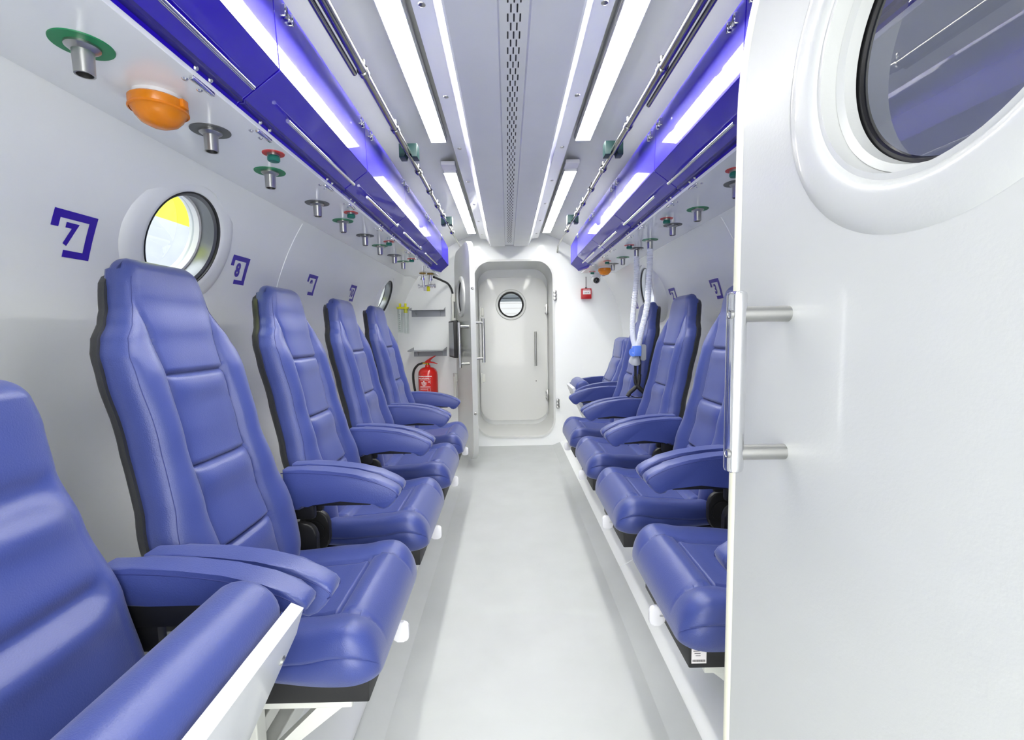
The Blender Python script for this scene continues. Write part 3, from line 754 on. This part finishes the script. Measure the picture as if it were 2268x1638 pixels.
def arm_parts(t, yc, w=0.052, prof=ARM, dx=0.0, dz=0.0):
    pr_ = [(x+dx, z+dz) for x, z in prof]
    bm = B(); add_prism(bm, pr_, yc-w/2, yc+w/2, bev=0.009, seg=3)
    slim = prof is not ARM
    a = link('armrest', bm, 'leather', t, angle=60)
    for sy in (-1, 1):
        bm = B(); pts = [(x-0.003, yc+sy*(w/2-0.0005), z-0.010) for x, z in pr_[:8]]+[(x-0.006, yc+sy*(w/2-0.0005), z-0.002) for x, z in pr_[8:9]]
        add_tube(bm, bez(pts, 3), 0.0013, 6); link('seam', bm, 'thread', a)
    bm = B(); add_box(bm, (0.25 if slim else 0.32)+dx, (0.54 if slim else 0.515)+dx, yc-w/2+0.004, yc+w/2-0.004, (0.655 if slim else 0.648)+dz, (0.70 if slim else 0.672)+dz, 0.004); add_box(bm, 0.22+dx, 0.33+dx, yc-w/2+0.012, yc+w/2-0.012, 0.60+dz, 0.70+dz, 0.01); link('armrest_bracket', bm, 'black', a)
    return a
def BR(t): return [c for c in bpy.data.objects if c.parent == t and c.name.startswith('backrest')][0]
def make_chair(label, group):
    t = thing('passenger_chair', label, 'chair', (0, 0, 0), 0, group)
    link('backrest', backrest_bm(HWID, FRX, SEAMH, 0.44, 1.375, [(1.105, 0.0055, 0.016), (0.885, 0.0055, 0.016), (0.685, 0.0055, 0.016)], thick=0.058), 'leather', t, angle=80)
    link('seam', backrest_seam(HWID, FRX, SEAMH, 0.50, 1.33, []), 'thread', BR(t))
    link('back_shell', shell_bm(HWID, FRX, 0.42, 1.345, 0.050, 0.084, 0.008), 'shell', t)
    link('seat_cushion', seat_bm(), 'leather', t, angle=80)
    arm_parts(t, -0.275); arm_parts(t, 0.275)
    for s in (-1, 1):
        bm = B(); pr2 = rrect(0.100, 0.14, 0.042, 8, 0.29, 0.525); y = s*0.258
        add_prism(bm, pr2, y-0.012, y+0.012, bev=0.006)
        add_lathe(bm, [(0.040, 0), (0.040, 0.003), (0.036, 0.003), (0.034, 0.001), (0, 0.001)], 28, Matrix.Translation((0.29, y+s*0.012, 0.525)) @ Matrix.Rotation(-s*PI/2, 4, 'X'))
        link('hinge_cover', bm, 'black', t)
    bm = B(); add_box(bm, 0.20, 0.628, -0.18, 0.18, 0.350, 0.43, 0.004, 2); link('seat_base', bm, 'black', t)
    # white floor frame
    bm = B()
    for yy in (-0.14, 0.14):
        add_box(bm, 0.20, 0.58, yy-0.02, yy+0.02, 0.320, 0.349, 0.003)
        add_box(bm, 0.325, 0.355, yy-0.02, yy+0.02, 0.161, 0.325, 0.003)
        add_prism(bm, [(0.50, 0.322), (0.56, 0.322), (0.36, 0.162), (0.335, 0.162)], yy-0.016, yy+0.016)
    add_box(bm, 0.318, 0.36, -0.20, 0.20, 0.161, 0.174, 0.003)
    add_box(bm, 0.335, 0.35, -0.14, 0.14, 0.22, 0.26, 0.003)
    link('floor_frame', bm, 'frame_w', t, smooth=False)
    bm = B(); add_prism(bm, rrect(0.044, 0.056, 0.013, 6, 0.655, 0.385), 0.012, 0.024, bev=0.004); add_box(bm, 0.60, 0.652, 0.012, 0.024, 0.380, 0.392, 0.003); link('lever', bm, 'white_pl', t)
    return t
LX, RX = -0.993, 1.03
gl, gr = 'blue high-backed chairs along the left wall', 'blue high-backed chairs along the right wall'
ch = make_chair('blue leather high-backed chair with armrests below number sign 7', gl); ch.location = (LX, 1.16, 0)
for y, lab in ((1.775, 'blue leather high-backed chair with armrests below number sign 8'), (2.41, 'blue leather high-backed chair with armrests below number sign 9'), (3.04, 'blue leather high-backed chair with armrests below number sign 10')):
    dup(ch, (LX, y, 0), 0, lab, gl)
cr = None
for y, lab in ((1.24, 'blue leather chair on the right, nearest, its back hidden by the white door'), (1.875, 'blue leather high-backed chair on the right, second, partly behind the door handle'), (2.51, 'blue leather high-backed chair on the right below number sign 3'), (3.15, 'blue leather high-backed chair on the right with the breathing mask hanging before it')):
    o = dup(ch, (RX, y, 0), PI, lab, gr)
    if y == 1.24: cr = o
# barcode label on the base of the nearest right chair
bm = B(); add_box(bm, 0.585, 0.622, 0.1802, 0.1810, 0.364, 0.402); lb = link('barcode_label', bm, 'ink', cr, smooth=False)
bm = B()
for i in range(16): add_box(bm, 0.588+i*0.002, 0.588+i*0.002+0.0011, 0.1810, 0.1814, 0.368, 0.374)
for i in range(3): add_box(bm, 0.600, 0.600+0.018-i*0.003, 0.1810, 0.1814, 0.396-i*0.006, 0.3972-i*0.006)
link('barcode', bm, 'inkd', lb, smooth=False)

# fold-up chairs ---------------------------------------------------------
HW2 = [(0.50, 0.205), (0.70, 0.20), (0.9, 0.195), (1.05, 0.19), (1.13, 0.175)]
FR2 = [(0.50, 0.305), (0.62, 0.295), (0.75, 0.268), (0.88, 0.215), (0.97, 0.180), (1.05, 0.170), (1.13, 0.160)]
SM2 = [(0.5, 0.16), (1.2, 0.16)]
ARM2 = ARM[:6]+[(0.596, 0.703), (0.605, 0.692), (0.603, 0.682), (0.592, 0.675), (0.572, 0.675), (0.545, 0.685), (0.51, 0.696), (0.42, 0.698), (0.33, 0.698), (0.24, 0.698)]
def make_fold(label, small):
    t = thing('folding_chair', label, 'chair')
    link('backrest', backrest_bm(HW2, FR2, [(0.5, 0.13), (1.2, 0.135)] if small else [(0.5, 0.165), (1.2, 0.165)], 0.50, 1.13, [(0.945, 0.026, 0.014), (0.775, 0.022, 0.022)] if not small else [(0.96, 0.008, 0.012), (0.77, 0.008, 0.012)], thick=0.10, bol=0.0, head_z=0.2, vg=1.0 if small else 0.0), 'leather', t, angle=80)
    link('back_shell', shell_bm(HW2, FR2, 0.48, 1.09, 0.09, 0.125, 0.004), 'shell', t)
    for s in (-1, 1):
        arm_parts(t, s*0.226, 0.05, prof=ARM2, dx=-0.035, dz=0.018)
    # folded-up seat: cushion, white underside board
    dn = Vector((-0.43, -0.90)).normalized(); pn = Vector((-0.90, 0.43)).normalized()
    B0 = Vector((0.552, 0.722))
    def pt(a, b): p = B0+dn*a+pn*b; return (p.x, p.y)
    prof = [pt(0.39, 0.0), pt(0.20, 0.0), pt(0.02, 0.0)]
    for k in range(0, 13):
        a = PI*k/12; prof.append(pt(0.012-0.052*math.sin(a), 0.058-0.058*math.cos(a)))
    prof += [pt(0.10, 0.118), pt(0.25, 0.112), pt(0.39, 0.10)]
    bm = B(); add_prism(bm, prof, -0.175, 0.165, bev=0.022, seg=5); link('folded_seat_cushion', bm, 'leather', t, angle=60)
    bm = B(); add_prism(bm, [pt(-0.018, -0.001), pt(-0.018, -0.024), pt(0.03, -0.030), pt(0.40, -0.030), pt(0.40, -0.001)], -0.18, 0.17, bev=0.003)
    bd = link('seat_board', bm, 'board', t, angle=30)
    for a, b in ((0.06, 0.14), (0.06, -0.14), (0.34, 0.14)):
        p = B0+dn*a+pn*(-0.030); bm = B(); add_lathe(bm, [(0, 0.004), (0.006, 0.004), (0.008, 0.0), (0, 0)], 12, Matrix.Translation((p.x, b, p.y)) @ Vector((0.9, 0, -0.43)).to_track_quat('Z', 'Y').to_matrix().to_4x4()); link('screw', bm, 'steel', bd)
    bm = B(); pd = 0.095 if small else 0.0
    add_box(bm, 0.24+pd, 0.38+pd, -0.19, 0.19, 0.32, 0.40, 0.006); add_box(bm, 0.285+pd, 0.325+pd, -0.19, 0.19, 0.161, 0.175, 0.004)
    for yy in (-0.16, 0.16): add_box(bm, 0.288+pd, 0.32+pd, yy-0.02, yy+0.02, 0.165, 0.33, 0.003)
    link('pedestal', bm, 'frame_w', t, smooth=False)
    bm = B()
    for s in (-1, 1): add_box(bm, 0.24, 0.34, s*0.195-0.008, s*0.195+0.008, 0.40, 0.62, 0.006)
    link('side_bracket', bm, 'black', t)
    return t
fa = make_fold('low-backed blue chair with folded-up seat, at the bottom left beside the camera', False); fa.location = (-0.97, 0.575, 0)
fb = make_fold('low-backed blue chair with its seat folded up, farthest on the right', True); fb.location = (1.06, 3.80, 0); fb.rotation_euler = (0, 0, PI)

# ---------------------------------------------------------------- end wall, left side: shelves, extinguisher, suction jars, valve, monitor
def shelf(x0, x1, z, depth, label, lip):
    t = thing('wall_shelf', label, 'shelf', ((x0+x1)/2, Y1, z), 0, 'grey aluminium shelves on the end wall')
    h = (x1-x0)/2; d = depth
    bm = B(); add_box(bm, -h, h, -0.003, -0.0005, -0.065, 0.0, 0.001, 1); link('back_plate', bm, 'alu', t)
    bm = B(); add_box(bm, -h, h, -d, -0.003, -0.003, 0.0, 0.001, 1); link('shelf_board', bm, 'alu', t)
    for s in (-1, 1):
        bm = B(); add_prism(bm, [(-0.003, 0.0), (-d, 0.0), (-d, 0.008), (-0.003, 0.03)], s*h-0.0015, s*h+0.0015, axis='x'); link('end_lip', bm, 'alu', t, smooth=False)
        bm = B(); add_prism(bm, [(-0.003, -0.004), (-0.07, -0.004), (-0.05, -0.02), (-0.003, -0.055)], s*h*0.72-0.0015, s*h*0.72+0.0015, axis='x'); link('bracket', bm, 'alu', t, smooth=False)
shelf(-1.01, -0.665, 1.425, 0.10, 'grey aluminium wall shelf on the end wall, upper of the two, beside the yellow jars', 1)
shelf(-1.00, -0.66, 1.02, 0.30, 'grey aluminium wall shelf on the end wall, lower one, above the fire extinguisher', 1)

ex = thing('fire_extinguisher', 'red fire extinguisher with black hose on the end wall behind the left chairs', 'fire extinguisher', (-0.832, 4.52, 0.42)); ex.scale = (0.95, 0.95, 0.82)
bm = B(); add_lathe(bm, [(0, 0), (0.098, 0), (0.102, 0.01), (0.102, 0.44), (0.098, 0.475), (0.085, 0.505), (0.06, 0.525), (0.03, 0.535), (0.026, 0.56), (0, 0.56)], 40); body = link('cylinder', bm, 'red', ex)
bm = B(); add_lathe(bm, [(0, 0.56), (0.018, 0.56), (0.018, 0.585), (0, 0.59)], 16); add_tube(bm, [(-0.055, -0.01, 0.582), (0.0, 0, 0.578)], 0.011, 10); link('valve', bm, 'brass', ex)
bm = B(); add_prism(bm, [(-0.03, 0.60), (-0.015, 0.585), (0.02, 0.585), (0.06, 0.582), (0.10, 0.565), (0.105, 0.572), (0.07, 0.592), (0.03, 0.600), (0.03, 0.615), (0.055, 0.64), (0.09, 0.665), (0.085, 0.672), (0.04, 0.650), (0.0, 0.622)], -0.013, 0.013, bev=0.002, seg=1); link('trigger', bm, 'red', ex)
bm = B(); add_tube(bm, bez([(-0.05, -0.01, 0.582), (-0.10, -0.015, 0.56), (-0.145, -0.01, 0.49), (-0.155, 0, 0.38), (-0.14, 0, 0.24), (-0.118, 0, 0.12)], 8), 0.0125, 12); link('hose', bm, 'black', ex)
def on_cyl(t, r, a0, zc):
    for v in t.verts:
        a = a0+v.co.x/r; v.co = Vector((r*math.sin(a), -r*math.cos(a), zc+v.co.y))
bm = B()
def exline(s, size, zc, x=-0.028, bold=0.0006):
    t = text_bm(s, size, bold); bmesh.ops.translate(t, verts=t.verts[:], vec=(x, 0, 0)); bmesh.ops.subdivide_edges(t, edges=t.edges[:], cuts=1); on_cyl(t, 0.1028, -0.0, zc); merge(bm, t)
exline('YANGINLARINDA', 0.021, 0.428); exline('KULLANILMAZ..!', 0.019, 0.402)
exline('BABA', 0.024, 0.352); exline('CE', 0.015, 0.362, x=0.024); exline('YANGIN', 0.014, 0.330); exline('6 KG', 0.011, 0.318)
def exbar(x0, x1, z0, z1):
    t = bmesh.new(); n = max(1, int((x1-x0)/0.012)); prev = None
    for i in range(n+1):
        x = x0+(x1-x0)*i/n; a = t.verts.new((x, z0-0.3, 0)); b2 = t.verts.new((x, z1-0.3, 0))
        if prev: t.faces.new((prev[0], a, b2, prev[1]))
        prev = (a, b2)
    on_cyl(t, 0.1028, 0, 0.3); merge(bm, t)
for x0, x1, z0, z1 in ((-0.075, 0.04, 0.382, 0.384), (-0.075, 0.04, 0.304, 0.308), (-0.075, 0.04, 0.290, 0.294), (-0.075, 0.01, 0.272, 0.275), (-0.075, -0.005, 0.245, 0.249), (0.038, 0.040, 0.34, 0.384), (0.01, 0.012, 0.22, 0.285), (0.038, 0.04, 0.22, 0.285), (-0.035, -0.021, 0.364, 0.374)): exbar(x0, x1, z0, z1)
link('label_print', bm, 'ink', body, smooth=False)
bm = B(); add_box(bm, -0.03, 0.03, 0.10, 0.178, 0.46, 0.50, 0.004); link('wall_hook', bm, 'steel', ex)

sj = thing('suction_jar', 'clear suction jars with a yellow cap on the end wall beside the upper shelf', 'jar', (-1.035, 4.42, 1.19))
bm = B()
add_prism(bm, rrect(0.112, 0.058, 0.02, 6, 0, 0), 0.238, 0.256, axis='z', bev=0.003)
for xx in (-0.026, 0.026): add_lathe(bm, [(0, 0.256), (0.009, 0.256), (0.011, 0.275), (0.012, 0.29), (0, 0.292)], 14, Matrix.Translation((xx, 0, 0)))
add_tube(bm, [(0.026, 0, 0.20), (0.026, 0, 0.24)], 0.018, 14)
link('cap', bm, 'yellow', sj)
for xx, zb in ((-0.028, 0.01), (0.028, 0.0)):
    bm = B(); add_lathe(bm, [(0.0, zb), (0.024, zb), (0.026, zb+0.006), (0.026, 0.238), (0.024, 0.238), (0.0235, zb+0.008), (0.0, zb+0.006)], 24, Matrix.Translation((xx, 0, 0))); j = link('jar', bm, 'clear', sj)
    if xx < 0:
        bm = B()
        for i in range(9): add_box(bm, xx-0.006, xx+0.004-(i % 2)*0.003, -0.0275, -0.0262, 0.03+i*0.019, 0.0325+i*0.019)
        link('scale_marks', bm, 'inkd', j, smooth=False)
bm = B(); add_box(bm, -0.05, 0.05, 0.032, 0.07, 0.235, 0.26, 0.003); add_box(bm, -0.04, 0.0, 0.06, 0.278, 0.238, 0.258, 0.002, 1); link('jar_bracket', bm, 'white_pl', sj)

vt = thing('gas_valve_set', 'chrome gas valves with brass flanges and a yellow hose tip, end of left soffit', 'valve', (-0.735, 4.06, ZS))
bm = B()
for dx in (-0.03, 0.03): add_lathe(bm, [(0, 0), (0.030, 0), (0.028, -0.008), (0.012, -0.012), (0, -0.012)], 24, Matrix.Translation((dx, dx*0.8, 0)))
link('flange', bm, 'brass', vt)
bm = B()
for dx in (-0.03, 0.03):
    add_tube(bm, [(dx, dx*0.8, -0.01), (dx, dx*0.8, -0.04), (dx*0.8, dx*0.8, -0.075), (dx*0.7, dx*0.8, -0.12)], [0.010, 0.013, 0.010, 0.012], 14)
    add_tube(bm, [(dx, dx*0.8, -0.045), (dx, dx*0.8, -0.06)], 0.019, 14)
add_tube(bm, [(-0.075, 0, -0.115), (0.075, 0, -0.105)], 0.010, 12)
for dx in (-0.07, -0.03, 0.045, 0.07): add_tube(bm, [(dx-0.006, 0, -0.11), (dx+0.006, 0, -0.11)], 0.018, 12)
link('valve_body', bm, 'chrome', vt)
bm = B(); add_tube(bm, [(0.012, 0, -0.118), (0.012, 0, -0.155)], 0.014, 14); link('hose_tip', bm, 'yellow', vt)
bm = B(); add_tube(bm, [(-0.016, 0, -0.118), (-0.016, 0, -0.150)], 0.012, 14); link('clear_tip', bm, 'white_pl', vt)

mo = thing('wall_monitor', 'black flat monitor on the end wall edge-on beside the open door leaf', 'monitor', (-0.553, 4.40, 1.13))
mo.rotation_euler = (0, 0, math.radians(-74))
bm = B(); add_box(bm, -0.15, 0.15, -0.022, 0.022, -0.175, 0.175, 0.006); link('monitor_case', bm, 'black', mo)
bm = B(); add_box(bm, -0.138, 0.138, -0.0235, -0.022, -0.16, 0.16, 0.001, 1); link('screen', bm, 'alu', mo)
bm = B(); add_box(bm, -0.05, 0.05, 0.022, 0.035, -0.06, 0.06, 0.005); link('mount', bm, 'steel', mo)
bm = B(); add_tube(bm, bez([(-0.70, 4.24, 1.705), (-0.66, 4.50, 1.70), (-0.62, 4.66, 1.68), (-0.585, 4.68, 1.60), (-0.575, 4.68, 1.45), (-0.575, 4.66, 1.30), (-0.578, 4.50, 1.27)], 8), 0.0105, 12)
tag(link('black_cable', bm, 'black'), 'thick black cable running from the cabinet end down the end wall to the monitor', 'cable')

# right side of the end wall
cp = thing('fire_call_point', 'small red fire alarm call point on the end wall right of the doorway', 'alarm', (0.775, Y1, 1.565))
bm = B(); add_box(bm, -0.052, 0.052, -0.045, -0.0005, -0.052, 0.052, 0.005); bx_ = link('alarm_box', bm, 'redbox', cp)
bm = B(); add_box(bm, -0.036, 0.042, -0.0465, -0.045, -0.008, 0.032, 0.001, 1); pl = link('break_panel', bm, 'ink', bx_, smooth=False)
bm = B()
for q in (-0.014, 0.003, 0.018): add_lathe(bm, [(0, 0), (0.004, 0), (0.004, 0.001), (0, 0.001)], 12, Matrix.Translation((q, -0.0465, 0.008)) @ Matrix.Rotation(PI/2, 4, 'X'))
link('dot_marks', bm, 'inkd', pl)
bm = B()
for i in range(5): add_box(bm, -0.030+i*0.014, -0.019+i*0.014, -0.0462, -0.045, 0.039, 0.044)
link('lettering', bm, 'ink', bx_, smooth=False)
bm = B(); add_tube(bm, [(0.0, -0.02, 0.052), (0.0, -0.02, 0.17)], 0.004, 8); add_tube(bm, [(0, -0.02, 0.052), (0, -0.02, 0.066)], 0.010, 10); link('conduit', bm, 'grey_r', cp)
dc = thing('dome_camera', 'small white dome camera with black eye hanging under right soffit end', 'camera', (0.80, 4.28, ZS))
bm = B(); add_lathe(bm, [(0, -0.0005), (0.05, -0.0005), (0.05, -0.015), (0.042, -0.03), (0, -0.03)], 32); add_lathe(bm, [(0, 0.03)]+[(0.042*math.cos(a), 0.042*math.sin(a)) for a in [PI/4*0.9-PI*0.7*k/14 for k in range(15)]]+[(0, -0.042)], 32, Matrix.Translation((0, 0, -0.055)))
link('camera_housing', bm, 'white_pl', dc)
bm = B(); add_lathe(bm, [(0.0, 0.046), (0.015, 0.044), (0.026, 0.036), (0.030, 0.028)], 28, Matrix.Translation((0, 0, -0.055)) @ Vector((-0.08, -1, -0.35)).to_track_quat('Z', 'Y').to_matrix().to_4x4()); link('camera_eye', bm, 'lens', dc)

# ---------------------------------------------------------------- hanging breathing mask with hoses
mk = thing('breathing_mask', 'breathing mask on two white corrugated hoses with black straps, hanging on the right', 'mask', (0.81, 2.86, 1.2))
def corr(pts, r):
    P = bez(pts, 40); rr = []
    for i, p in enumerate(P): rr.append(r+(0.0022 if i % 2 else -0.0012))
    return P, rr
O = Vector((0.81, 2.86, 1.2))
def K(name, bm, m, parent=None):
    for v in bm.verts: v.co.x -= 0.026*(1-smooth(1.15, 1.6, v.co.z))
    bmesh.ops.translate(bm, verts=bm.verts[:], vec=-O); return link(name, bm, m, parent or mk)
for pts in ([(0.815, 2.722, 1.665), (0.815, 2.725, 1.50), (0.822, 2.74, 1.33), (0.80, 2.75, 1.18), (0.785, 2.76, 1.09), (0.758, 2.765, 1.045)], [(0.813, 2.997, 1.665), (0.813, 2.99, 1.5), (0.805, 2.97, 1.3), (0.80, 2.93, 1.15), (0.80, 2.88, 1.085), (0.775, 2.83, 1.045)]):
    P, rr = corr(pts, 0.0165); bm = B(); add_tube(bm, P, rr, 14); K('corrugated_hose', bm, 'hose')
bm = B(); add_tube(bm, [(0.80, 2.84, 1.055), (0.752, 2.75, 1.055)], [0.022, 0.026], 18); add_tube(bm, [(0.775, 2.79, 1.09), (0.77, 2.79, 1.03)], 0.017, 12); add_box(bm, 0.755, 0.80, 2.735, 2.755, 1.03, 1.095, 0.006); K('connector', bm, 'ltblue')
bm = B(); add_lathe(bm, [(0.0, 0.035), (0.018, 0.032), (0.030, 0.018), (0.040, -0.005), (0.044, -0.02), (0.040, -0.022), (0.0, -0.01)], 28, Matrix.Translation((0.775, 2.79, 1.01)) @ Matrix.Scale(0.8, 4, (1, 0, 0)) @ Matrix.Rotation(0.5, 4, 'X')); K('mask_cup', bm, 'mask')
bm = B(); add_prism(bm, rrect(0.035, 0.10, 0.012, 5, 0, 0), -0.004, 0.004, bev=0.002, mtx=Matrix.Translation((0.828, 2.80, 1.05))); K('mask_flap', bm, 'mask')
def strap(pts, w):
    bm = B(); P = bez(pts, 6); prev = None
    for p in P:
        a = [bm.verts.new(p+Vector((dx, dy, 0))) for dx, dy in ((-w, -0.001), (w, -0.001), (w, 0.001), (-w, 0.001))]
        if prev:
            for k in range(4): bm.faces.new((prev[k], prev[(k+1) % 4], a[(k+1) % 4], a[k]))
        else: bm.faces.new(a)
        prev = a
    bm.faces.new(prev[::-1]); return bm
K('strap', strap([(0.775, 2.79, 1.0), (0.778, 2.79, 0.93), (0.775, 2.79, 0.885)], 0.008), 'black')
K('strap', strap([(0.806, 2.80, 1.08), (0.808, 2.80, 0.97), (0.806, 2.80, 0.90)], 0.008), 'black')
bm = B(); add_tube(bm, bez([(0.775, 2.79, 0.905), (0.778, 2.79, 0.87), (0.782, 2.79, 0.84), (0.745, 2.79, 0.805), (0.728, 2.785, 0.782)], 6), [0.010]*12+[0.013]*13, 10)
add_tube(bm, bez([(0.806, 2.80, 0.915), (0.800, 2.795, 0.865), (0.795, 2.79, 0.84), (0.83, 2.785, 0.805), (0.85, 2.785, 0.780)], 6), [0.012]*12+[0.014]*13, 10)
add_tube(bm, bez([(0.745, 2.785, 0.785), (0.79, 2.785, 0.772), (0.845, 2.785, 0.782)], 6), 0.003, 8); K('harness', bm, 'black')

# things below the chairs -----------------------------------------------
# ---------------------------------------------------------------- outside, seen through the portholes
bm = B(); add_box(bm, -3.2, -3.05, -2, 12, -0.3, 2.24); struct(link('wall_outside_left', bm, 'outwall', smooth=False))
bm = B(); add_box(bm, 3.05, 3.2, -2, 12, -0.3, 4.0); struct(link('wall_outside_right', bm, 'outwall', smooth=False))
bm = B(); add_box(bm, -3.2, -3.05, -2, 12, 2.24, 4.0); struct(link('trim_5', bm, 'outyel', smooth=False))
bm = B()
for i in range(40): add_box(bm, -1.6, 1.6, 7.2, 7.24+0.0, 0.2+i*0.08, 0.272+i*0.08, 0.012, 1)
add_box(bm, -1.6, 1.6, 7.24, 7.28, 0.0, 3.6)
struct(link('wall_shutter', bm, 'shutter', smooth=False))

# purge unused prototypes' zero users
bpy.context.view_layer.update()
